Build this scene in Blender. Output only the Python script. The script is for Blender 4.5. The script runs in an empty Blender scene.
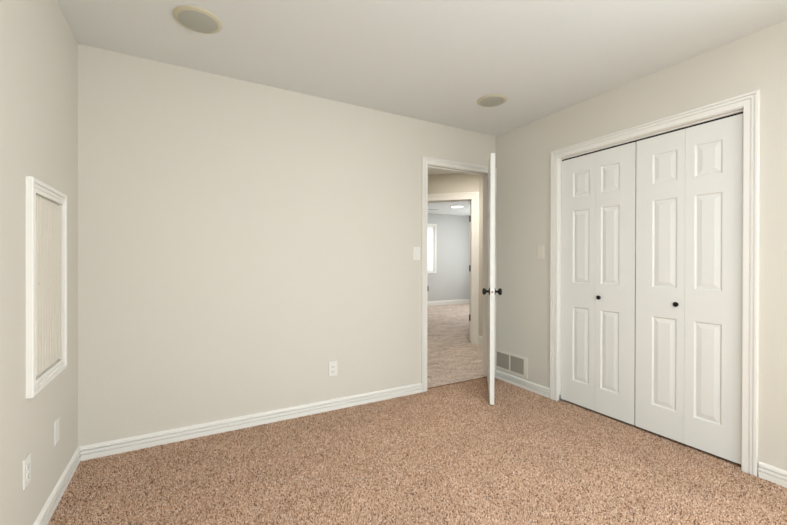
import bpy, bmesh, math, random
from mathutils import Vector, Matrix
C = bpy.context.scene.collection
S = bpy.context.scene
R = math.radians

# ------------------------------------------------------------------ camera
cd = bpy.data.cameras.new('camera'); cam = bpy.data.objects.new('camera', cd); C.objects.link(cam)
EYE, YAW, PITCH, ROLL, FPX = 1.1715, R(29.128), R(-0.1908), R(-0.1244), 374.2
cam.location = (0, 0, EYE)
f_ = Vector((math.sin(YAW)*math.cos(PITCH), math.cos(YAW)*math.cos(PITCH), math.sin(PITCH)))
u_ = Vector((-math.sin(YAW)*math.sin(PITCH), -math.cos(YAW)*math.sin(PITCH), math.cos(PITCH)))
r_ = Vector((math.cos(YAW), -math.sin(YAW), 0))
rr_, uu_ = r_*math.cos(ROLL)-u_*math.sin(ROLL), r_*math.sin(ROLL)+u_*math.cos(ROLL)
cam.rotation_euler = Matrix((rr_, uu_, -f_)).transposed().to_euler()
cd.sensor_width = 36; cd.sensor_fit = 'HORIZONTAL'; cd.lens = FPX/787*36
cd.clip_start = 0.02
S.camera = cam
# ------------------------------------------------------------------ world, lights, exposure
S.view_settings.view_transform = 'Standard'; S.view_settings.look = 'None'
S.view_settings.gamma = 1; S.view_settings.use_curve_mapping = False
S.view_settings.exposure = 0.13
w = bpy.data.worlds.new('sky'); S.world = w; w.use_nodes = True
w.node_tree.nodes['Background'].inputs[0].default_value = (0.90, 0.95, 1.0, 1)
w.node_tree.nodes['Background'].inputs[1].default_value = 2.5

def area(name, loc, rot, sx, sy, power, col, spread=180):
    l = bpy.data.lights.new(name, 'AREA'); l.shape = 'RECTANGLE'; l.size = sx; l.size_y = sy
    l.energy = power; l.color = col; l.spread = R(spread)
    o = bpy.data.objects.new(name, l); C.objects.link(o); o.location = loc; o.rotation_euler = rot
    return o
def disk(name, loc, rad, power, col):
    l = bpy.data.lights.new(name, 'AREA'); l.shape = 'DISK'; l.size = rad*2
    l.energy = power; l.color = col
    o = bpy.data.objects.new(name, l); C.objects.link(o); o.location = loc
    return o
# daylight through a guessed window behind the camera, beam narrowed into a pool
area('daylight_wide_window', (0.60, -1.79, 1.40), (R(78), 0, R(-14)), 1.5, 1.1, 6.5, (0.885, 0.985, 1.07), 80)
area('fill_light_side', (3.02, -0.80, 1.50), (R(72), 0, R(84)), 1.2, 1.2, 100, (0.885, 0.985, 1.07))  # unseen fill light added to brighten the left wall
area('fill_light_left', (-0.82, -0.80, 1.40), (R(72), 0, R(-90)), 1.1, 1.1, 38, (0.88, 0.985, 1.08))  # unseen fill light added to brighten the right wall and closet doors
# unseen ceiling light added behind the viewpoint to even out the bedroom
disk('bedroom_fill_light', (1.10, 0.45, 2.375), 0.22, 4, (0.92, 0.985, 1.06))
# daylight through the far room's window
area('daylight_far_window', (5.15, 8.31, 1.52), (R(-90), 0, 0), 1.2, 1.2, 28, (0.93, 0.97, 1.0))
area('daylight_far_side_window', (7.5, 6.6, 1.5), (R(90), 0, R(90)), 1.6, 1.3, 33, (0.95, 0.98, 1.0))
disk('far_room_lamp_light', (5.48, 6.83, 2.395), 0.14, 14, (1, 0.98, 0.95))
disk('hall_lamp_light', (3.05, 3.42, 2.40), 0.12, 18, (1.0, 0.96, 0.90))

# ------------------------------------------------------------------ materials
def mat(name, col, rough=0.6, metal=0.0, spec=0.5):
    m = bpy.data.materials.new(name); m.use_nodes = True
    b = m.node_tree.nodes['Principled BSDF']
    b.inputs['Base Color'].default_value = (*col, 1); b.inputs['Roughness'].default_value = rough
    b.inputs['Metallic'].default_value = metal; b.inputs['Specular IOR Level'].default_value = spec
    return m
def bump(m, scale, strength, dist=0.002, detail=3, stretch=None, rough=0.5):
    nt = m.node_tree; n = nt.nodes; b = n['Principled BSDF']
    tc = n.new('ShaderNodeNewGeometry'); no = n.new('ShaderNodeTexNoise'); bp = n.new('ShaderNodeBump')
    no.inputs['Scale'].default_value = scale; no.inputs['Detail'].default_value = detail
    no.inputs['Roughness'].default_value = rough
    src = tc.outputs['Position']
    if stretch:
        mp = n.new('ShaderNodeMapping'); mp.inputs['Scale'].default_value = stretch
        nt.links.new(src, mp.inputs[0]); src = mp.outputs[0]
    nt.links.new(src, no.inputs['Vector'])
    nt.links.new(no.outputs['Fac'], bp.inputs['Height'])
    bp.inputs['Strength'].default_value = strength; bp.inputs['Distance'].default_value = dist
    nt.links.new(bp.outputs[0], b.inputs['Normal'])
    return m
def srgb(r, g, b):
    f = lambda v: (v/255/12.92) if v <= 10 else ((v/255+0.055)/1.055)**2.4
    return (f(r), f(g), f(b))
def soft_variation(m, col, amount=0.03, scale=1.2):
    nt = m.node_tree; n = nt.nodes
    g = n.new('ShaderNodeNewGeometry'); no = n.new('ShaderNodeTexNoise'); no.inputs['Scale'].default_value = scale
    rp = n.new('ShaderNodeValToRGB')
    rp.color_ramp.elements[0].color = (*[c*(1-amount) for c in col], 1)
    rp.color_ramp.elements[1].color = (*[min(1, c*(1+amount)) for c in col], 1)
    nt.links.new(g.outputs['Position'], no.inputs['Vector']); nt.links.new(no.outputs['Fac'], rp.inputs[0])
    nt.links.new(rp.outputs[0], n['Principled BSDF'].inputs['Base Color'])
    return m
WALLC = srgb(212, 206, 194)
M_wall = soft_variation(bump(mat('greige_wall_paint', WALLC, 0.75, spec=0.25), 90, 0.35, 0.002), WALLC, 0.015)
M_hall = soft_variation(bump(mat('warm_hall_paint', srgb(214, 208, 195), 0.75, spec=0.25), 90, 0.3, 0.002), srgb(214, 208, 195), 0.015)
M_far = soft_variation(bump(mat('cool_grey_paint', srgb(200, 200, 196), 0.75, spec=0.25), 90, 0.3, 0.002), srgb(200, 200, 196), 0.015)
M_ceil = soft_variation(bump(mat('ceiling_paint', srgb(228, 230, 227), 0.85, spec=0.2), 110, 0.3, 0.002), srgb(228, 230, 227), 0.012)
M_trim = bump(mat('white_trim_paint', srgb(234, 231, 223), 0.42, spec=0.4), 400, 0.02, 0.0003)
M_door = bump(mat('white_door_paint', srgb(228, 227, 220), 0.45, spec=0.4), 60, 0.10, 0.001, stretch=(4, 4, 0.5))
M_plate = bump(mat('white_plastic', srgb(228, 226, 218), 0.35, spec=0.5), 30, 0.03, 0.001)
M_painted = bump(mat('painted_over_plate', srgb(222, 214, 200), 0.6, spec=0.3), 90, 0.1, 0.001)
M_slot = bump(mat('dark_slot', (0.06, 0.055, 0.05), 0.6), 40, 0.05, 0.001)
M_black = bump(mat('matte_black_metal', (0.012, 0.011, 0.010), 0.35, 0.6), 80, 0.05, 0.001)
M_bronze = bump(mat('dark_bronze', (0.07, 0.055, 0.045), 0.45, 0.7), 80, 0.05, 0.001)
M_steel = bump(mat('worn_steel', (0.45, 0.44, 0.42), 0.35, 0.9), 80, 0.05, 0.001)
M_brass = bump(mat('aged_brass', (0.35, 0.30, 0.20), 0.4, 0.9), 80, 0.05, 0.001)
M_dark = bump(mat('dark_void', (0.02, 0.018, 0.016), 0.8), 40, 0.05, 0.001)
M_ring = bump(mat('yellowed_plastic', srgb(202, 195, 170), 0.5), 60, 0.05, 0.001)
M_grille = bump(mat('perforated_grille', srgb(178, 179, 168), 0.6, 0.0), 1500, 0.3, 0.001)
M_vent = bump(mat('vent_enamel', srgb(222, 216, 202), 0.45), 60, 0.05, 0.001)
M_louver = bump(mat('vent_louver', srgb(172, 163, 148), 0.55), 60, 0.05, 0.001)
M_cab = bump(mat('beadboard_paint', srgb(218, 211, 197), 0.5, spec=0.35), 60, 0.08, 0.001)
M_blind = bump(mat('white_blind', srgb(240, 240, 238), 0.5), 30, 0.05, 0.001)
nt = M_blind.node_tree; tl = nt.nodes.new('ShaderNodeBsdfTranslucent'); tl.inputs[0].default_value = (0.9, 0.9, 0.9, 1); ms = nt.nodes.new('ShaderNodeMixShader'); ms.inputs[0].default_value = 0.5
nt.links.new(nt.nodes['Principled BSDF'].outputs[0], ms.inputs[1]); nt.links.new(tl.outputs[0], ms.inputs[2]); nt.links.new(ms.outputs[0], nt.nodes['Material Output'].inputs[0])
M_emit = mat('lamp_diffuser', (1, 1, 1), 0.5)
b = M_emit.node_tree.nodes['Principled BSDF']; b.inputs['Emission Color'].default_value = (1, 0.98, 0.95, 1); b.inputs['Emission Strength'].default_value = 1.8
M_emitw = mat('warm_lamp_diffuser', (1, 0.95, 0.85), 0.5)
b = M_emitw.node_tree.nodes['Principled BSDF']; b.inputs['Emission Color'].default_value = (1, 0.85, 0.6, 1); b.inputs['Emission Strength'].default_value = 2
M_glass = bpy.data.materials.new('window_glass'); M_glass.use_nodes = True
nt = M_glass.node_tree; nt.nodes.clear()
o_ = nt.nodes.new('ShaderNodeOutputMaterial'); mx = nt.nodes.new('ShaderNodeMixShader'); fr = nt.nodes.new('ShaderNodeFresnel')
tr = nt.nodes.new('ShaderNodeBsdfTransparent'); gl = nt.nodes.new('ShaderNodeBsdfGlossy'); gl.inputs['Roughness'].default_value = 0.02
nt.links.new(fr.outputs[0], mx.inputs[0]); nt.links.new(tr.outputs[0], mx.inputs[1]); nt.links.new(gl.outputs[0], mx.inputs[2]); nt.links.new(mx.outputs[0], o_.inputs[0])

def carpet(name, dark, mid, light, cell=150, patch_amt=0.10, streak=False):
    m = mat(name, mid, 0.95, spec=0.1); nt = m.node_tree; n = nt.nodes; L = nt.links
    g = n.new('ShaderNodeNewGeometry')
    # warped lookup so tufts are irregular
    v = n.new('ShaderNodeTexVoronoi'); v.inputs['Scale'].default_value = cell; v.inputs['Randomness'].default_value = 1
    L.new(g.outputs['Position'], v.inputs['Vector'])
    sep = n.new('ShaderNodeSeparateColor'); L.new(v.outputs['Color'], sep.inputs[0])
    no = n.new('ShaderNodeTexNoise'); no.inputs['Scale'].default_value = cell*0.85; no.inputs['Detail'].default_value = 2
    L.new(g.outputs['Position'], no.inputs['Vector'])
    mixv = n.new('ShaderNodeMath'); mixv.operation = 'ADD'
    h1 = n.new('ShaderNodeMath'); h1.operation = 'MULTIPLY'; h1.inputs[1].default_value = 0.42; L.new(sep.outputs[0], h1.inputs[0])
    h2 = n.new('ShaderNodeMath'); h2.operation = 'MULTIPLY'; h2.inputs[1].default_value = 0.58; L.new(no.outputs['Fac'], h2.inputs[0])
    L.new(h1.outputs[0], mixv.inputs[0]); L.new(h2.outputs[0], mixv.inputs[1])
    rp = n.new('ShaderNodeValToRGB'); cr = rp.color_ramp
    cr.elements[0].position = 0.30; cr.elements[0].color = (*dark, 1)
    cr.elements[1].position = 0.72; cr.elements[1].color = (*light, 1)
    e = cr.elements.new(0.46); e.color = (*mid, 1)
    L.new(mixv.outputs[0], rp.inputs[0])
    # broad wear / pile direction patches
    big = n.new('ShaderNodeTexNoise'); big.inputs['Scale'].default_value = 3.0; big.inputs['Detail'].default_value = 4
    mp = n.new('ShaderNodeMapping'); L.new(g.outputs['Position'], mp.inputs[0])
    if streak:
        mp.inputs['Rotation'].default_value = (0, 0, R(30)); mp.inputs['Scale'].default_value = (1.0, 2.4, 1)
        big.inputs['Scale'].default_value = 4.0; big.inputs['Distortion'].default_value = 1.2
    L.new(mp.outputs[0], big.inputs['Vector'])
    r2 = n.new('ShaderNodeMapRange'); r2.inputs['From Min'].default_value = 0.3; r2.inputs['From Max'].default_value = 0.7
    r2.inputs['To Min'].default_value = 1-patch_amt; r2.inputs['To Max'].default_value = 1+patch_amt
    L.new(big.outputs['Fac'], r2.inputs[0])
    mu = n.new('ShaderNodeVectorMath'); mu.operation = 'SCALE'
    L.new(rp.outputs[0], mu.inputs[0]); L.new(r2.outputs[0], mu.inputs['Scale'])
    L.new(mu.outputs[0], n['Principled BSDF'].inputs['Base Color'])
    bp = n.new('ShaderNodeBump'); bp.inputs['Strength'].default_value = 0.55; bp.inputs['Distance'].default_value = 0.006
    L.new(mixv.outputs[0], bp.inputs['Height']); L.new(bp.outputs[0], n['Principled BSDF'].inputs['Normal'])
    return m
M_carpet = carpet('speckled_tan_carpet', srgb(104, 74, 55), srgb(178, 140, 113), srgb(216, 181, 154), 135, 0.05)
M_pile = mat('tan_pile_yarn', (0.4, 0.3, 0.2), 0.95, spec=0.1)
nt = M_pile.node_tree; n = nt.nodes
at = n.new('ShaderNodeAttribute'); at.attribute_name = 'tuft'
rp = n.new('ShaderNodeValToRGB'); cr = rp.color_ramp; cr.interpolation = 'LINEAR'
cr.elements[0].position = 0.0; cr.elements[0].color = (*srgb(104, 74, 54), 1)
cr.elements[1].position = 1.0; cr.elements[1].color = (*srgb(240, 220, 200), 1)
for p_, c_ in ((0.12, (126, 94, 72)), (0.24, (193, 156, 128)), (0.78, (214, 179, 151))):
    e = cr.elements.new(p_); e.color = (*srgb(*c_), 1)
nt.links.new(at.outputs['Fac'], rp.inputs[0])
g = n.new('ShaderNodeNewGeometry'); big = n.new('ShaderNodeTexNoise'); big.inputs['Scale'].default_value = 4.5; big.inputs['Detail'].default_value = 5
nt.links.new(g.outputs['Position'], big.inputs['Vector'])
r2 = n.new('ShaderNodeMapRange'); r2.inputs['From Min'].default_value = 0.3; r2.inputs['From Max'].default_value = 0.7; r2.inputs['To Min'].default_value = 0.93; r2.inputs['To Max'].default_value = 1.07
nt.links.new(big.outputs['Fac'], r2.inputs[0])
mu = n.new('ShaderNodeVectorMath'); mu.operation = 'SCALE'; nt.links.new(rp.outputs[0], mu.inputs[0]); nt.links.new(r2.outputs[0], mu.inputs['Scale'])
nt.links.new(mu.outputs[0], n['Principled BSDF'].inputs['Base Color'])
M_carpet_hall = carpet('brushed_carpet_light_greyed', srgb(152, 134, 120), srgb(198, 181, 167), srgb(224, 209, 196), 135, 0.21, True)  # same carpet with brushed streaks; hall light painted in as a greyer tone
M_seam = bump(mat('carpet_backing', srgb(120, 84, 54), 0.9), 200, 0.3, 0.002)

# ------------------------------------------------------------------ helpers
def ident(u, v, d): return Vector((u, v, d))
def W_back(x, z, d): return Vector((x, YB-d, z))        # (along X, up, out of the wall into the room)
def W_right(y, z, d): return Vector((XR-d, y, z))
def W_left(y, z, d): return Vector((XL+d, y, z))
XL, XR, YB, YF, H = -0.5487, 2.7521, 2.8175, -1.6, 2.44

def box(bm, T, u0, u1, v0, v1, d0, d1, bev=0):
    vs = [bm.verts.new(T(u, v, d)) for d in (d0, d1) for v in (v0, v1) for u in (u0, u1)]
    fs = []
    for q in ((0, 1, 3, 2), (4, 6, 7, 5), (0, 4, 5, 1), (2, 3, 7, 6), (0, 2, 6, 4), (1, 5, 7, 3)):
        fs.append(bm.faces.new([vs[i] for i in q]))
    if bev:
        es = list({e for f in fs for e in f.edges})
        bmesh.ops.bevel(bm, geom=es, offset=bev, segments=2, affect='EDGES', profile=0.6)
def X3(x, y, z): return Vector((x, y, z))
def abox(bm, x0, x1, y0, y1, z0, z1, bev=0): box(bm, X3, x0, x1, y0, y1, z0, z1, bev)
def prism(bm, pts, z0, z1):
    a = [bm.verts.new((x, y, z0)) for x, y in pts]; b = [bm.verts.new((x, y, z1)) for x, y in pts]
    n = len(pts); bm.faces.new(a); bm.faces.new(b)
    for i in range(n): bm.faces.new((a[i], a[(i+1) % n], b[(i+1) % n], b[i]))
def lathe(bm, T, prof, seg=32):
    """prof: (radius, d); spins about the local d axis in the plane (u, v)"""
    rings = []
    for r, d in prof:
        if r < 1e-6: rings.append([bm.verts.new(T(0, 0, d))])
        else: rings.append([bm.verts.new(T(r*math.cos(2*math.pi*i/seg), r*math.sin(2*math.pi*i/seg), d)) for i in range(seg)])
    for a, b in zip(rings, rings[1:]):
        for i in range(seg):
            j = (i+1) % seg
            if len(a) == 1 and len(b) == 1: continue
            if len(a) == 1: bm.faces.new((a[0], b[i], b[j]))
            elif len(b) == 1: bm.faces.new((a[i], a[j], b[0]))
            else: bm.faces.new((a[i], a[j], b[j], b[i]))
def sweep(bm, T, rings_fn, prof, closed):
    """rings_fn(w) -> list of (u,v) corner points at offset w; prof = [(w,d)...] closed section"""
    cols = [[bm.verts.new(T(u, v, d)) for u, v in rings_fn(w)] for w, d in prof]
    n = len(cols[0]); m = len(cols)
    for k in range(m):
        a, b = cols[k], cols[(k+1) % m]
        for i in range(n if closed else n-1):
            j = (i+1) % n
            bm.faces.new((a[i], a[j], b[j], b[i]))
    if not closed:
        bm.faces.new([c[0] for c in cols]); bm.faces.new([c[-1] for c in cols])
def worg(o):
    v = Vector((0, 0, 0))
    while o: v += o.location; o = o.parent
    return v
def obj(name, bm, m, parent=None, smooth=False, at=None):
    bmesh.ops.recalc_face_normals(bm, faces=bm.faces)
    at = Vector(at) if at is not None else (worg(parent) if parent else Vector((0, 0, 0)))
    bmesh.ops.translate(bm, verts=bm.verts, vec=-at)
    me = bpy.data.meshes.new(name); bm.to_mesh(me); bm.free()
    for mm in (m if isinstance(m, (list, tuple)) else [m]): me.materials.append(mm)
    if smooth:
        me.set_sharp_from_angle(angle=R(35)) if hasattr(me, 'set_sharp_from_angle') else None
        for p in me.polygons: p.use_smooth = True
    o = bpy.data.objects.new(name, me); C.objects.link(o)
    if parent: o.parent = parent; o.location = at-worg(parent)
    else: o.location = at
    return o
def tag(o, label=None, cat=None, group=None, kind=None):
    if label: o['label'] = label
    if cat: o['category'] = cat
    if group: o['group'] = group
    if kind: o['kind'] = kind
    return o
def thing(name, label, cat, loc, group=None, kind=None):
    o = bpy.data.objects.new(name, None); C.objects.link(o); o.location = loc; o.empty_display_size = 0.05
    return tag(o, label, cat, group, kind)
def struct(name, bm, m, label, cat, at=None, **k):
    return tag(obj(name, bm, m, at=at, **k), label, cat, kind='structure')
NB = bmesh.new

# ------------------------------------------------------------------ room shell
WT = 0.115
DX0, DX1, DZ = 1.922, 2.689, 2.050          # doorway in the back wall
CY0, CY1, CZ = 0.888, 2.0785, 2.042          # closet opening in the right wall
bm = NB(); abox(bm, XL-WT, XR+0.9, YF-WT, 2.850, -0.10, -0.010)
struct('floor', bm, M_carpet, 'speckled tan carpet covering the empty bedroom floor', 'floor')
# tufts of pile standing on the part of the bedroom floor in view
import numpy as np
rng = np.random.default_rng(5)
sp = 0.0047
gx, gy = np.meshgrid(np.arange(XL+0.014, XR+0.03, sp), np.arange(0.45, 2.852, sp))
px_, py_ = gx.ravel(), gy.ravel()
px_ = px_+rng.uniform(-0.5, 0.5, px_.size)*sp; py_ = py_+rng.uniform(-0.5, 0.5, py_.size)*sp
sa_, ca_ = math.sin(YAW), math.cos(YAW)
fwd = px_*sa_+py_*ca_; rgt = px_*ca_-py_*sa_
ok = (fwd > 1.35) & (np.abs(rgt) < fwd*1.15+0.15) & ~((py_ > YB-0.014) & ((px_ < DX0-0.01) | (px_ > DX1))) & ((px_ < XR-0.013) | ((py_ > CY0) & (py_ < CY1)))
px_, py_ = px_[ok], py_[ok]; n_ = px_.size
ht = rng.uniform(0.006, 0.0112, n_); rad = rng.uniform(0.0022, 0.0035, n_); th_ = rng.uniform(0, 2*np.pi, n_)
lx, ly = rng.normal(0, 0.0024, n_), rng.normal(0, 0.0024, n_)
V_ = np.empty((n_, 9, 3))
for k in range(4):
    a_ = th_+k*np.pi/2
    V_[:, k] = np.stack([px_+rad*np.cos(a_), py_+rad*np.sin(a_), np.full(n_, -0.001)], 1)
    V_[:, 4+k] = np.stack([px_+lx*0.7+rad*0.85*np.cos(a_+0.5), py_+ly*0.7+rad*0.85*np.sin(a_+0.5), ht*0.72], 1)
V_[:, 8] = np.stack([px_+lx, py_+ly, ht], 1)
F_ = []
for k in range(4):
    j = (k+1) % 4
    F_ += [(k, j, 4+j), (k, 4+j, 4+k), (4+k, 4+j, 8)]
F_ = np.array(F_); FF = (F_[None]+(np.arange(n_)*9)[:, None, None]).reshape(-1)
me = bpy.data.meshes.new('carpet_pile'); me.vertices.add(n_*9); me.vertices.foreach_set('co', V_.ravel().astype(np.float32))
nf = FF.size//3; me.loops.add(FF.size); me.loops.foreach_set('vertex_index', FF.astype(np.int32))
me.polygons.add(nf); me.polygons.foreach_set('loop_start', np.arange(0, FF.size, 3, dtype=np.int32))
me.update(calc_edges=True)
at_ = me.attributes.new('tuft', 'FLOAT', 'POINT'); at_.data.foreach_set('value', np.repeat(rng.uniform(0, 1, n_), 9).astype(np.float32))
me.materials.append(M_pile)
po = bpy.data.objects.new('carpet_pile', me); C.objects.link(po); po.location.z = -0.010
tag(po, 'speckled tan carpet pile across the bedroom floor', 'carpet', kind='stuff')
bm = NB(); abox(bm, XL-WT, 7.5, 2.862, 8.4, -0.10, -0.003)
struct('floor_hall', bm, M_carpet_hall, 'brushed carpet, its tone greyed for the hall light, running through the hallway into the far room', 'floor')
bm = NB(); n = 24
for i in range(n):   # slightly wavy tuft-less seam between the two carpets
    x0, x1 = DX0-0.01+i*0.79/n, DX0-0.01+(i+1)*0.79/n
    abox(bm, x0, x1, 2.846, 2.866, -0.01, -0.001)
struct('trim_threshold', bm, M_seam, 'thin brown carpet seam on the floor under the open doorway', 'carpet seam')
bm = NB(); abox(bm, XL-WT, 7.5, YF-WT, 8.4, H, H+0.12)
struct('ceiling', bm, M_ceil, 'flat off-white ceiling with two round speakers set into it', 'ceiling')

bm = NB()
abox(bm, XL-WT, DX0-0.018, YB, YB+WT, 0, H); abox(bm, DX1+0.018, 3.645+WT, YB, YB+WT, 0, H); abox(bm, DX0-0.018, DX1+0.018, YB, YB+WT, DZ+0.018, H)
struct('wall_back', bm, M_wall, 'long greige wall with the open doorway at its right end', 'wall')
bm = NB()
qy0, qy1, qz0, qz1 = -1.4, -0.2, 0.85, 2.05  # unseen openings added in both side walls to let the fill lights in
abox(bm, XR, XR+WT, YF, qy0, 0, H); abox(bm, XR, XR+WT, qy0, qy1, 0, qz0); abox(bm, XR, XR+WT, qy0, qy1, qz1, H); abox(bm, XR, XR+WT, qy1, CY0-0.018, 0, H); abox(bm, XR, XR+WT, CY1+0.018, YB, 0, H); abox(bm, XR, XR+WT, CY0-0.018, CY1+0.018, CZ+0.018, H)
struct('wall_right', bm, M_wall, 'greige wall on the right holding the white closet doors', 'wall')
# left wall with a recess behind the built-in cabinet
KY0, KY1, KZ0, KZ1 = 2.051, 2.436, 0.680, 1.450
bm = NB()
abox(bm, XL-WT, XL, YF, qy0, 0, H); abox(bm, XL-WT, XL, qy0, qy1, 0, qz0); abox(bm, XL-WT, XL, qy0, qy1, qz1, H); abox(bm, XL-WT, XL, qy1, KY0, 0, H); abox(bm, XL-WT, XL, KY1, YB, 0, H); abox(bm, XL-WT, XL, KY0, KY1, 0, KZ0); abox(bm, XL-WT, XL, KY0, KY1, KZ1, H)
abox(bm, XL-WT, XL-WT+0.02, KY0, KY1, KZ0, KZ1)
struct('wall_left', bm, M_wall, 'greige wall on the left with the beadboard cabinet set in it', 'wall')
# wall behind the camera with its window opening
wx0, wx1, wz0, wz1 = -0.50, 1.42, 0.80, 2.00
bm = NB()
abox(bm, XL-WT, wx0, YF-WT, YF, 0, H); abox(bm, wx1, XR+WT, YF-WT, YF, 0, H); abox(bm, wx0, wx1, YF-WT, YF, 0, wz0); abox(bm, wx0, wx1, YF-WT, YF, wz1, H)
struct('wall_front', bm, M_wall, 'greige window wall behind the viewpoint', 'wall')
# closet interior
bm = NB()
abox(bm, 3.45, 3.50, 0.55, 2.50, 0, H); abox(bm, XR+WT, 3.45, 0.55, 0.60, 0, H); abox(bm, XR+WT, 3.45, 2.45, 2.50, 0, H)
struct('wall_closet', bm, M_wall, 'walls inside the closet behind the white folding doors', 'wall')

# ---- hall and far room
dg = lambda s: (3.645-0.70711*s, 4.045+0.70711*s)         # along the diagonal wall, from its right corner
nx, ny = 0.70711, 0.70711                               # into the far room
def W_diag(s, z, d): x, y = dg(s); return Vector((x-nx*d, y-ny*d, z))
bm = NB(); abox(bm, 3.645, 3.645+WT, YB+WT, 4.045, 0, H)
struct('wall_hall_east', bm, M_hall, 'narrow warm hallway wall beside the far doorway casing', 'wall')
HS0, HS1, HZ, DT = 0.112, 0.872, 2.055, 0.12
bm = NB()
box(bm, W_diag, 0, HS0-0.018, 0, H, -DT, 0); box(bm, W_diag, HS1+0.018, 2.42, 0, H, -DT, 0); box(bm, W_diag, HS0-0.018, HS1+0.018, HZ+0.018, H, -DT, 0)
struct('wall_hall_diagonal', bm, M_hall, 'warm hallway wall over and around the far doorway', 'wall')
bm = NB(); abox(bm, 0.9, 1.0, YB+WT, 5.9, 0, H); abox(bm, 1.0, 2.0, 5.80, 5.9, 0, H)
struct('wall_hall_west', bm, M_hall, 'hallway wall hidden left of the doorway', 'wall')
FX0, FX1, FY = 2.0, 7.30, 8.15
VX0, VX1, VZ0, VZ1 = 4.52, 5.778, 0.915, 2.096
bm = NB()
abox(bm, FX0, VX0, FY, FY+0.14, 0, H); abox(bm, VX1, FX1, FY, FY+0.14, 0, H); abox(bm, VX0, VX1, FY, FY+0.14, 0, VZ0); abox(bm, VX0, VX1, FY, FY+0.14, VZ1, H)
struct('wall_far_room', bm, M_far, 'cool grey far room wall seen through both doorways', 'wall')
bm = NB(); abox(bm, FX0-0.1, FX0, 5.9, FY, 0, H)
struct('wall_far_west', bm, M_far, 'grey left wall of the far room', 'wall')
bm = NB()
abox(bm, FX1, FX1+0.12, 3.925, 5.8, 0, H); abox(bm, FX1, FX1+0.12, 7.4, FY, 0, H); abox(bm, FX1, FX1+0.12, 5.8, 7.4, 0, 0.85); abox(bm, FX1, FX1+0.12, 5.8, 7.4, 2.15, H)
struct('wall_far_east', bm, M_far, 'grey right wall of the far room with its side window opening', 'wall')
bm = NB(); abox(bm, 3.645+WT, FX1, 3.925, 4.045, 0, H)
struct('wall_far_near', bm, M_far, 'grey near wall of the far room', 'wall')

# ------------------------------------------------------------------ mouldings
CAS = [(0, 0), (0, 0.009), (0.003, 0.011), (0.026, 0.012), (0.027, 0.0075), (0.0305, 0.0075), (0.032, 0.0145), (0.041, 0.0155), (0.0425, 0.010), (0.046, 0.010), (0.0475, 0.018), (0.057, 0.018), (0.060, 0.015), (0.060, 0)]
def door_rings(u0, u1, vt, v0=-0.008):
    return lambda w: [(u0-w, v0), (u0-w, vt+w), (u1+w, vt+w), (u1+w, v0)]
BASE = [(-0.010, 0), (-0.010, 0.0145), (0.0275, 0.0145), (0.0285, 0.003), (0.0345, 0.002), (0.035, 0.014), (0.051, 0.014), (0.052, 0.003), (0.058, 0.002), (0.0585, 0.0135), (0.069, 0.0125), (0.075, 0.008), (0.078, 0)]
def baseboard(name, T, u0, u1, label, prof=BASE, m0=0, m1=0):
    """m0/m1: ends mitred for an inside corner"""
    bm = NB()
    a = [bm.verts.new(T(u0+d*m0, v, d)) for v, d in prof]; b = [bm.verts.new(T(u1-d*m1, v, d)) for v, d in prof]
    n = len(prof); bm.faces.new(a); bm.faces.new(b)
    for i in range(n): bm.faces.new((a[i], a[(i+1) % n], b[(i+1) % n], b[i]))
    return struct(name, bm, M_trim, label, 'baseboard', at=T((u0+u1)/2, 0, 0))
baseboard('baseboard_back', W_back, XL, DX0-0.062, 'long white grooved baseboard under the long blank wall', m0=1)
baseboard('baseboard_left', W_left, YF, YB, 'white grooved baseboard along the left cabinet wall', m0=1, m1=1)
baseboard('baseboard_right_far', W_right, CY1+0.075, YB-0.018, 'short white grooved baseboard under the floor vent, between door and closet', m1=0)
baseboard('baseboard_right_near', W_right, YF, CY0-0.077, 'white grooved baseboard right of the closet casing', m0=1)
baseboard('baseboard_front', lambda u, v, d: Vector((u, YF+d, v)), XL, XR, 'white baseboard on the window wall behind the viewpoint', m0=1, m1=1)
HB = [(-0.004, 0), (-0.004, 0.013), (0.09, 0.013), (0.10, 0.009), (0.118, 0.006), (0.12, 0)]
baseboard('baseboard_hall', lambda u, v, d: Vector((3.645-d, u, v)), YB+WT, 4.045, 'white baseboard on the narrow hall wall beside the far doorway', HB)
baseboard('baseboard_far_room', lambda u, v, d: Vector((u, FY-d, v)), FX0, FX1, 'white baseboard along the grey wall of the far room', HB)
baseboard('baseboard_hall_left', W_diag, HS1+0.115, 2.40, 'white baseboard on the hallway wall left of the far doorway', HB)

def door_frame(name, T, u0, u1, zt, depth, label, cas, m=M_trim, stop=None, back=True, faceset=0.0):
    root = thing(name, label, 'door frame', T((u0+u1)/2, 0, 0), kind='structure')
    bm = NB(); rv = 0.004
    sweep(bm, T, door_rings(u0-rv, u1+rv, zt+rv), cas, False); obj('casing', bm, m, root)
    if back:
        bm = NB(); sweep(bm, lambda u, v, d: T(u, v, -depth-d), door_rings(u0-rv, u1+rv, zt+rv), cas, False); obj('casing', bm, m, root)
    bm = NB()
    j = 0.018
    box(bm, T, u0-j, u0, -0.008, zt, -depth, 0, 0.001); box(bm, T, u1, u1+j, -0.008, zt, -depth, 0, 0.001); box(bm, T, u0-j, u1+j, zt, zt+j, -depth, 0, 0.001)
    obj('jamb', bm, m, root)
    if stop:
        bm = NB(); a, b = stop; t = 0.011
        box(bm, T, u0, u0+t, 0, zt-t, -b, -a, 0.001); box(bm, T, u1-t, u1, 0, zt-t, -b, -a, 0.001); box(bm, T, u0, u1, zt-t, zt, -b, -a, 0.001)
        obj('door_stop', bm, m, root)
    return root
fr1 = door_frame('trim_1', W_back, DX0, DX1, DZ, WT, 'white moulded casing around the open doorway', CAS, stop=(0.037, 0.070), back=False)
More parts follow.
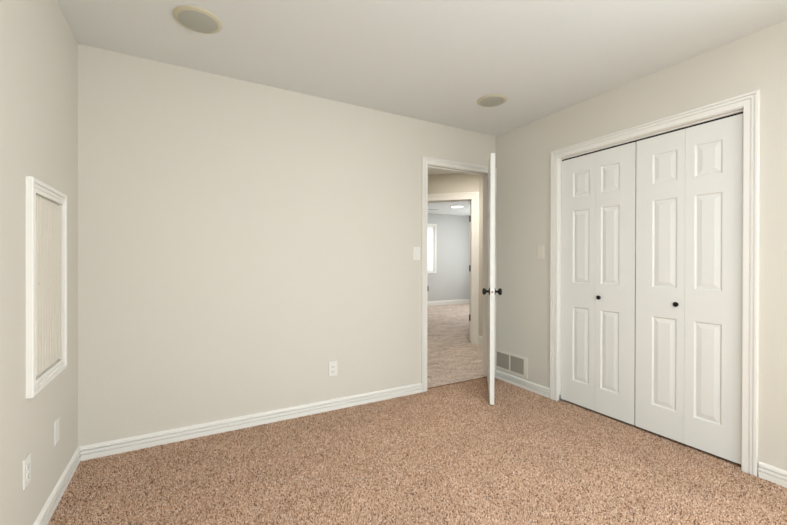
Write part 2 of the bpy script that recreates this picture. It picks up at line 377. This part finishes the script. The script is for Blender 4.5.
bm = NB(); box(bm, W_back, DX0-0.0005, DX0+0.0015, 0.895, 0.955, -0.034, 0.004, 0.0004); box(bm, W_back, DX0-0.003, DX0+0.006, 0.902, 0.948, 0.0005, 0.011, 0.001); obj('strike_plate', bm, M_bronze, fr1)
CASL = [(w*1.12, d) for w, d in CAS]
fr2 = door_frame('trim_2', W_right, CY0, CY1, CZ, WT, 'wide white moulded casing around the closet opening', CASL, back=False)
bm = NB(); box(bm, W_right, CY0, CY1, 2.033, CZ, -0.052, -0.030, 0.001); obj('header_strip', bm, M_trim, fr2)
bm = NB(); box(bm, W_right, CY0, CY1, 2.019, 2.033, -0.060, -0.040); obj('bifold_track', bm, M_dark, fr2)
bm = NB()   # floor pivot bracket at the left foot of the closet opening
box(bm, W_right, CY1-0.028, CY1-0.001, 0.0, 0.003, -0.055, -0.004, 0.0005); box(bm, W_right, CY1-0.003, CY1, 0.0, 0.045, -0.045, -0.012, 0.0005)
obj('pivot_bracket', bm, M_steel, fr2)
CASH = [(w*1.66, d) for w, d in CAS]
fr3 = door_frame('trim_3', W_diag, HS0, HS1, HZ, DT, 'cream casing around the far doorway across the hall', CASH, stop=(0.06, 0.075))
d4 = thing('door_4', 'white door of the far room standing open, only its hinged edge showing', 'door', W_diag(HS0+0.01, 0, -DT), kind='structure')
bm = NB(); box(bm, W_diag, HS0-0.003, HS0+0.032, 0.012, HZ-0.006, -DT-0.775, -DT-0.010, 0.0015); obj('leaf', bm, M_trim, d4)
for z in (1.795, 1.07, 0.350):
    bm = NB()
    box(bm, W_diag, HS0+0.002, HS0+0.0335, z-0.045, z+0.045, -DT-0.0105, -DT-0.007, 0.0008)
    lathe(bm, lambda u, v, d: W_diag(HS0+0.031+u, z-0.045+d, -DT-0.006+v), [(0, 0), (0.006, 0), (0.006, 0.09), (0, 0.09)], 12)
    obj('hinge', bm, M_bronze, d4)

# ------------------------------------------------------------------ panelled leaves
def leaf(bm, T, w, h, t, cols, rows, faces=(1,), groove=0.0075, chamfer=0.009, field=0.028):
    """slab u 0..w, v 0..h, d 0..t ; moulded panels on the d=t face (1) and/or d=0 face (-1)"""
    us = sorted({0, w, *[x for c in cols for x in c]}); vs = sorted({0, h, *[x for c in rows for x in c]})
    cache = {}
    def V(u, v, d):
        k = (round(u, 5), round(v, 5), round(d, 5))
        if k not in cache: cache[k] = bm.verts.new(T(u, v, d))
        return cache[k]
    for side in (1, -1):
        D = t if side == 1 else 0
        for i in range(len(us)-1):
            for j in range(len(vs)-1):
                a, b, c, e = us[i], us[i+1], vs[j], vs[j+1]
                if side in faces and (a, b) in cols and (c, e) in rows:
                    rings = []
                    for ins, dep in ((0, 0), (0.003, 0.0015), (chamfer, groove), (chamfer+0.004, groove), (chamfer+field, 0.002), (chamfer+field+0.002, 0.0015)):
                        q = D-side*dep
                        rings.append([V(a+ins, c+ins, q), V(b-ins, c+ins, q), V(b-ins, e-ins, q), V(a+ins, e-ins, q)])
                    for r0, r1 in zip(rings, rings[1:]):
                        for k in range(4): bm.faces.new((r0[k], r0[(k+1) % 4], r1[(k+1) % 4], r1[k]))
                    bm.faces.new(rings[-1])
                else:
                    bm.faces.new((V(a, c, D), V(b, c, D), V(b, e, D), V(a, e, D)))
    for i in range(len(us)-1):
        for v in (0, h): bm.faces.new((V(us[i], v, 0), V(us[i+1], v, 0), V(us[i+1], v, t), V(us[i], v, t)))
    for j in range(len(vs)-1):
        for u in (0, w): bm.faces.new((V(u, vs[j], 0), V(u, vs[j+1], 0), V(u, vs[j+1], t), V(u, vs[j], t)))
KNOB = [(0, 0), (0.010, 0), (0.010, 0.002), (0.007, 0.004), (0.007, 0.008), (0.012, 0.010), (0.0155, 0.014), (0.0160, 0.018), (0.0125, 0.022), (0, 0.024)]
# closet bifold doors: each leaf is half of a six-panel door
CH, CT, CB = 2.009, 0.030, 0.011
rows = [(0.186, 0.791), (0.987, 1.580), (1.689, 1.892)]
DF = -0.031       # front face of leaves relative to the wall plane
def closet_leaf(parent, y1, col, knob_y=None, w=0.293):
    """leaf seen from the room spans y1 (left) down to y1-w (right)"""
    T = lambda u, v, d: W_right(y1-u, CB+v, DF-CT+d)
    bm = NB(); leaf(bm, T, w, CH, CT, [col], rows)
    lf = obj('leaf', bm, M_door, parent)
    if knob_y:
        bm = NB(); lathe(bm, lambda u, v, d: W_right(knob_y+u, 0.897+v, DF+d), KNOB, 24)
        tag(obj('knob', bm, M_black, lf, smooth=True), 'round black knob')
d2 = thing('door_2', 'left folding pair of white panelled closet doors, nearer the room door', 'closet door', (XR+0.05, 1.775, 0), 'closet folding doors', 'structure')
d2['group'] = 'closet folding doors'
closet_leaf(d2, 2.0755, (0.107, 0.250), None, 0.3005); closet_leaf(d2, 1.7740, (0.0415, 0.182), 1.740, 0.2905)
d3 = thing('door_3', 'right folding pair of white panelled closet doors, nearer the viewer', 'closet door', (XR+0.05, 1.18, 0), 'closet folding doors', 'structure')
closet_leaf(d3, 1.4755, (0.1045, 0.252), 1.223, 0.2950); closet_leaf(d3, 1.1795, (0.0495, 0.1900), None, 0.2870)
for root, ys in ((d2, (1.775,)), (d3, (1.180,))):
    for y in ys:
        for z in (0.25, 1.0, 1.78):
            bm = NB(); box(bm, W_right, y-0.02, y+0.02, z-0.03, z+0.03, DF-CT-0.003, DF-CT, 0.001); obj('hinge', bm, M_steel, root)

# the open room door
HX, HY, ANG = 2.6845, 2.8105, R(48.7)
ld = Vector((-math.cos(ANG), -math.sin(ANG), 0)); nd = Vector((math.sin(ANG), -math.cos(ANG), 0))  # nd: towards the room/right-wall side
def T_leaf(u, v, d): p = Vector((HX, HY, 0.014))+ld*u+nd*(d-0.035); p.z += v; return p
d1 = thing('door_1', 'white six-panel door standing open, seen almost edge-on', 'door', (HX, HY, 0), kind='structure')
LW, LH, LT = 0.762, 2.032, 0.035
bm = NB()
leaf(bm, T_leaf, LW, LH, LT, [(0.115, 0.330), (0.432, 0.647)], [(0.20, 0.80), (0.98, 1.60), (1.71, 1.92)], faces=(1, -1))
lf = obj('leaf', bm, M_door, d1)
KN = [(0, 0), (0.031, 0), (0.032, 0.003), (0.029, 0.007), (0.014, 0.010), (0.0095, 0.014), (0.0095, 0.026), (0.016, 0.031), (0.0255, 0.037), (0.0285, 0.046), (0.0265, 0.054), (0.018, 0.060), (0, 0.062)]
for sgn, base in ((1, 0.035), (-1, 0.0)):
    bm = NB(); lathe(bm, lambda u, v, d: T_leaf(LW-0.062+u, 0.910+v, base+sgn*d), KN, 32)
    tag(obj('door_knob', bm, M_black, d1, smooth=True), 'matte black round knob with rosette')
bm = NB(); box(bm, T_leaf, LW-0.0005, LW+0.0012, 0.882, 0.939, 0.006, 0.029, 0.0004); lp = obj('latch_plate', bm, M_trim, d1)
bm = NB(); lathe(bm, lambda u, v, d: T_leaf(LW+0.001+d, 0.910+v, 0.0175+u), [(0, 0), (0.009, 0), (0.009, 0.002), (0.0075, 0.009), (0, 0.009)], 16); obj('latch_bolt', bm, M_brass, lp, smooth=True)
for z in (0.25, 1.02, 1.80):
    bm = NB(); lathe(bm, lambda u, v, d: Vector((HX+0.004+u, HY-0.009+v, z-0.045+d)), [(0, 0), (0.006, 0), (0.006, 0.09), (0, 0.09)], 12); obj('hinge', bm, M_bronze, d1, smooth=True)

# ------------------------------------------------------------------ built-in cabinet on the left wall
cb = thing('wall_cabinet', 'shallow white built-in cabinet with moulded frame and beadboard door on left wall', 'cabinet', (XL, 2.2405, 0.625))
CAB = [(0, 0), (0, 0.0150), (0.003, 0.0165), (0.012, 0.0165), (0.014, 0.0130), (0.018, 0.0130), (0.020, 0.0170), (0.030, 0.0175), (0.032, 0.0140), (0.036, 0.0140), (0.038, 0.021), (0.052, 0.022), (0.055, 0.019), (0.055, 0)]
bm = NB(); sweep(bm, W_left, lambda w: [(KY0-w, KZ0-w), (KY0-w, KZ1+w), (KY1+w, KZ1+w), (KY1+w, KZ0-w)], CAB, True)
obj('frame', bm, M_trim, cb)
bm = NB()
box(bm, W_left, KY0, KY0+0.012, KZ0, KZ1, -0.09, 0); box(bm, W_left, KY1-0.012, KY1, KZ0, KZ1, -0.09, 0)
box(bm, W_left, KY0, KY1, KZ0, KZ0+0.012, -0.09, 0); box(bm, W_left, KY0, KY1, KZ1-0.012, KZ1, -0.09, 0)
obj('cabinet_box', bm, M_cab, cb)
# beadboard door: vertical V-grooved boards, hanging very slightly skewed so a gap shows at top near corner
bm = NB(); nb = 10; y0, y1 = KY0+0.019, KY1-0.013; z0, z1 = KZ0+0.015, KZ1-0.014
st = (y1-y0)/nb; prof = []
for i in range(nb):
    a = y0+i*st
    prof += [(a, 0.0105), (a+0.0035, 0.0135), (a+st*0.5, 0.0140), (a+st-0.0035, 0.0135)]
prof += [(y1, 0.011), (y1, -0.004), (y0, -0.004)]
sk = lambda y, z: y + 0.009*(z-z0)/(z1-z0)*(1 if y < y1-0.02 else 0.3)
lo = [bm.verts.new(W_left(sk(y, z0), z0, d)) for y, d in prof]; hi = [bm.verts.new(W_left(sk(y, z1), z1, d)) for y, d in prof]
n = len(prof); bm.faces.new(lo); bm.faces.new(hi)
for i in range(n): bm.faces.new((lo[i], lo[(i+1) % n], hi[(i+1) % n], hi[i]))
cdoor = tag(obj('door', bm, M_cab, cb), 'beadboard door with vertical grooves')
bm = NB(); lathe(bm, lambda u, v, d: W_left(2.092+u, 1.075+v, 0.0130+d), [(0, 0), (0.004, 0), (0.0035, 0.002), (0, 0.0025)], 12); obj('screw', bm, M_steel, cdoor)

# ------------------------------------------------------------------ plates
def plate_body(T, cu, cv, w=0.070, h=0.114, t=0.006):
    bm = NB(); box(bm, T, cu-w/2, cu+w/2, cv-h/2, cv+h/2, 0, t, 0.0022); return bm
def screws(T, cu, zs, parent, m, t=0.006):
    for z in zs:
        bm = NB(); lathe(bm, lambda u, v, d: T(cu+u, z+v, t+d-0.0005), [(0, 0), (0.0032, 0), (0.0028, 0.0012), (0, 0.0015)], 12); obj('screw', bm, m, parent)
def outlet(T, cu, cv, label, group=None):
    r = thing('power_outlet', label, 'outlet', T(cu, cv-0.057, 0), group)
    obj('cover_plate', plate_body(T, cu, cv), M_plate, r)
    for s in (1, -1):
        z = cv+s*0.0195
        bm = NB(); box(bm, T, cu-0.0165, cu+0.0165, z-0.014, z+0.014, 0.004, 0.0085, 0.0035); rc = obj('receptacle', bm, M_plate, r)
        bm = NB()
        box(bm, T, cu-0.0075, cu-0.0055, z-0.002, z+0.007, 0.0078, 0.0088); box(bm, T, cu+0.0055, cu+0.0075, z-0.001, z+0.006, 0.0078, 0.0088)
        box(bm, T, cu-0.0025, cu+0.0025, z-0.0105, z-0.0055, 0.0078, 0.0088); obj('slots', bm, M_slot, rc)
    screws(T, cu, (cv,), r, M_plate)
    return r
outlet(W_back, 1.0235, 0.3205, 'white power outlet low on the long blank back wall')
outlet(W_left, 1.994, 0.340, 'white power outlet low on the left wall, the nearer plate below the cabinet')
r = thing('blank_plate', 'blank white cover plate on the left wall, nearer the room corner', 'wall plate', W_left(2.388, 0.284, 0))
obj('cover_plate', plate_body(W_left, 2.388, 0.341), M_plate, r); screws(W_left, 2.388, (0.341+0.042, 0.341-0.042), r, M_plate)
r = thing('light_switch', 'white rocker light switch beside the open doorway', 'light switch', W_back(1.8035, 1.1845, 0))
obj('cover_plate', plate_body(W_back, 1.8035, 1.2415, 0.074, 0.118), M_plate, r)
bm = NB(); box(bm, W_back, 1.8035-0.0175, 1.8035+0.0175, 1.2415-0.034, 1.2415+0.034, 0.003, 0.0072, 0.001); fr_ = obj('switch_frame', bm, M_plate, r)
bm = NB()
vs = [(-0.0155, -0.0315, 0.012), (0.0155, -0.0315, 0.012), (0.0155, 0.0, 0.0085), (-0.0155, 0.0, 0.0085), (0.0155, 0.0315, 0.0075), (-0.0155, 0.0315, 0.0075)]
T = W_back; f = [bm.verts.new(T(1.8035+u, 1.2415+v, d)) for u, v, d in vs]; g = [bm.verts.new(T(1.8035+u, 1.2415+v, 0.004)) for u, v, d in vs]
bm.faces.new((f[0], f[1], f[2], f[3])); bm.faces.new((f[3], f[2], f[4], f[5]))
for a, b_ in ((0, 1), (1, 2), (2, 4), (4, 5), (5, 3), (3, 0)): bm.faces.new((f[a], f[b_], g[b_], g[a]))
obj('rocker', bm, M_plate, r); screws(W_back, 1.8035, (1.2415+0.048, 1.2415-0.048), r, M_steel)
r = thing('blank_plate', 'blank plate painted wall colour between the open door and the closet', 'wall plate', W_right(2.258, 1.194, 0))
obj('cover_plate', plate_body(W_right, 2.258, 1.252, 0.070, 0.116), M_painted, r); screws(W_right, 2.258, (1.252+0.042, 1.252-0.042), r, M_louver)

# ------------------------------------------------------------------ floor-level air vent on the right wall
VY0, VY1, VV0, VV1 = 2.399, 2.815, 0.094, 0.290
vt = thing('air_vent', 'cream metal double-grille air vent low on the wall behind the open door', 'vent', W_right((VY0+VY1)/2, VV0, 0))
g1, g2 = (2.441, 2.604), (2.622, 2.788); gz = (0.118, 0.264)
bm = NB()
T = W_right; t = 0.008
box(bm, T, VY0, g1[0], VV0, VV1, 0, t, 0.0015); box(bm, T, g2[1], VY1, VV0, VV1, 0, t, 0.0015); box(bm, T, g1[1], g2[0], gz[0]-0.002, gz[1]+0.002, 0.001, t-0.0005, 0.0015)
box(bm, T, g1[0]-0.002, g2[1]+0.002, VV0, gz[0], 0, t, 0.0015); box(bm, T, g1[0]-0.002, g2[1]+0.002, gz[1], VV1, 0, t, 0.0015)
obj('frame', bm, M_vent, vt)
for a, b_ in (g1, g2):
    bm = NB(); box(bm, T, a, b_, gz[0], gz[1], 0.0003, 0.001)
    k = 15
    for i in range(k):
        z = gz[0]+(i+0.5)*(gz[1]-gz[0])/k
        q = [(z-0.0035, 0.0065), (z-0.0028, 0.0072), (z+0.0040, 0.0018), (z+0.0033, 0.0011)]
        A = [bm.verts.new(T(a, zz, dd)) for zz, dd in q]; B_ = [bm.verts.new(T(b_, zz, dd)) for zz, dd in q]
        bm.faces.new(A); bm.faces.new(B_)
        for j in range(4): bm.faces.new((A[j], A[(j+1) % 4], B_[(j+1) % 4], B_[j]))
    obj('louver_grille', bm, M_louver, vt)
for y in (VY0+0.014, VY1-0.014):
    bm = NB(); lathe(bm, lambda u, v, d: T(y+u, 0.192+v, t+d-0.001), [(0, 0), (0.004, 0), (0.0035, 0.0016), (0, 0.002)], 12); obj('screw', bm, M_steel, vt)

# ------------------------------------------------------------------ ceiling speakers
def ceil_T(x, y): return lambda u, v, d: Vector((x+u, y+v, H-d))
def speaker(x, y, label):
    r = thing('ceiling_speaker', label, 'speaker', (x, y, H), 'ceiling speakers')
    bm = NB(); lathe(bm, ceil_T(x, y), [(0.088, 0.0), (0.115, 0.0), (0.115, 0.003), (0.111, 0.006), (0.096, 0.011), (0.093, 0.011), (0.0925, 0.008)], 64); obj('rim', bm, M_ring, r, smooth=True)
    bm = NB(); lathe(bm, ceil_T(x, y), [(0.0925, 0.004), (0.0925, 0.0105), (0.085, 0.0125), (0.045, 0.014), (0, 0.0145)], 64); obj('grille', bm, M_grille, r, smooth=True)
speaker(0.060, 2.228, 'round ceiling speaker above the long wall, the larger-looking one at left')
speaker(2.112, 2.203, 'round ceiling speaker near the corner above the open door')

# ------------------------------------------------------------------ hall lamp and far room fittings
def lamp(name, x, y, rad, m, label):
    r = thing(name, label, 'ceiling light', (x, y, H))
    bm = NB(); lathe(bm, ceil_T(x, y), [(0, 0), (rad, 0), (rad, 0.008), (rad*0.97, 0.011), (rad*0.93, 0.011), (0, 0.011)], 48); obj('lamp_base', bm, M_trim, r, smooth=True)
    bm = NB(); lathe(bm, ceil_T(x, y), [(rad*0.93, 0.010), (rad*0.93, 0.014), (rad*0.85, 0.017), (0, 0.018)], 48); obj('diffuser', bm, m, r, smooth=True)
lamp('ceiling_light', 5.48, 6.83, 0.15, M_emit, 'lit round flat ceiling light in the far room')
lamp('ceiling_light', 3.05, 3.42, 0.13, M_emitw, 'warm round ceiling light in the hallway above the doorway')

lamp('ceiling_light', 1.10, 0.45, 0.24, M_emit, 'added round ceiling light behind the viewpoint, a guessed fill')  # fixture added to go with the bedroom fill light
wn = thing('window_1', 'bright white-framed window in the far grey room', 'window', (5.15, FY, VZ0), kind='structure')
TF = lambda u, v, d: Vector((u, FY-d, v))
bm = NB(); sweep(bm, TF, lambda w: [(VX0-w, VZ0-w), (VX0-w, VZ1+w), (VX1+w, VZ1+w), (VX1+w, VZ0-w)], [(0, 0), (0, 0.016), (0.055, 0.02), (0.065, 0.016), (0.065, 0)], True); obj('casing', bm, M_trim, wn)
bm = NB(); sweep(bm, TF, lambda w: [(VX0+0.001-w, VZ0+0.001-w), (VX0+0.001-w, VZ1-0.001+w), (VX1-0.001+w, VZ1-0.001+w), (VX1-0.001+w, VZ0+0.001-w)], [(0, -0.139), (0, -0.07), (-0.022, -0.07), (-0.022, -0.139)], True)
box(bm, TF, (VX0+VX1)/2-0.02, (VX0+VX1)/2+0.02, VZ0+0.02, VZ1-0.02, -0.125, -0.08); obj('sash', bm, M_trim, wn)
bm = NB(); box(bm, TF, VX0+0.03, VX1-0.03, VZ0+0.03, VZ1-0.03, -0.105, -0.101); obj('pane', bm, M_glass, wn)
bl = thing('window_blind', 'white horizontal slat blind lowered in the far room window', 'blind', (5.15, FY+0.03, VZ1))
bm = NB(); box(bm, TF, VX0+0.003, VX1-0.003, VZ1-0.075, VZ1-0.004, -0.055, -0.004, 0.002); obj('valance', bm, M_blind, bl)
bm = NB(); ns = 30
for i in range(ns):
    z = VZ0+0.03+i*(VZ1-VZ0-0.12)/(ns-1)
    for x0_, x1_ in ((VX0+0.004, VX1-0.004),):
        q = [(z+0.020, -0.026), (z+0.022, -0.026), (z-0.018, -0.006), (z-0.020, -0.006)]
        A = [bm.verts.new(TF(x0_, zz, dd)) for zz, dd in q]; B_ = [bm.verts.new(TF(x1_, zz, dd)) for zz, dd in q]
        bm.faces.new(A); bm.faces.new(B_)
        for j in range(4): bm.faces.new((A[j], A[(j+1) % 4], B_[(j+1) % 4], B_[j]))
obj('slats', bm, M_blind, bl)
for x in (VX1-0.10, VX0+0.10):
    bm = NB(); box(bm, TF, x-0.003, x+0.003, VZ0+0.03, VZ1-0.02, -0.0050, -0.0035); obj('ladder_cord', bm, M_louver, bl)

# ceiling fan, one blade tip shows through the far doorway
fx, fy, fz = 3.86, 6.45, 2.19
fan = thing('ceiling_fan', 'white ceiling fan in the far room, only a blade tip showing', 'ceiling fan', (fx, fy, H))
FT = lambda u, v, d: Vector((fx+u, fy+v, H-d))
bm = NB(); lathe(bm, FT, [(0, 0), (0.07, 0), (0.06, 0.04), (0.02, 0.05), (0.0125, 0.055), (0.0125, 0.17), (0.10, 0.18), (0.115, 0.20), (0.115, 0.27), (0.09, 0.30), (0, 0.31)], 32); obj('motor', bm, M_trim, fan, smooth=True)
for k in range(5):
    a = R(-43)+k*2*math.pi/5; ca, sa = math.cos(a), math.sin(a)
    def BT(u, v, d): return Vector((fx+ca*u-sa*v, fy+sa*u+ca*v, fz+d+v*0.18))
    bm = NB(); pts = [(0.16, -0.05), (0.60, -0.068), (0.645, -0.05), (0.66, 0), (0.645, 0.05), (0.60, 0.068), (0.16, 0.05)]
    A = [bm.verts.new(BT(u, v, 0)) for u, v in pts]; B_ = [bm.verts.new(BT(u, v, 0.007)) for u, v in pts]
    bm.faces.new(A); bm.faces.new(B_)
    for i in range(7): bm.faces.new((A[i], A[(i+1) % 7], B_[(i+1) % 7], B_[i]))
    bd = obj('blade', bm, M_trim, fan)
    bm = NB(); box(bm, BT, 0.095, 0.20, -0.015, 0.015, -0.004, 0.0, 0.001); obj('blade_arm', bm, M_steel, bd)
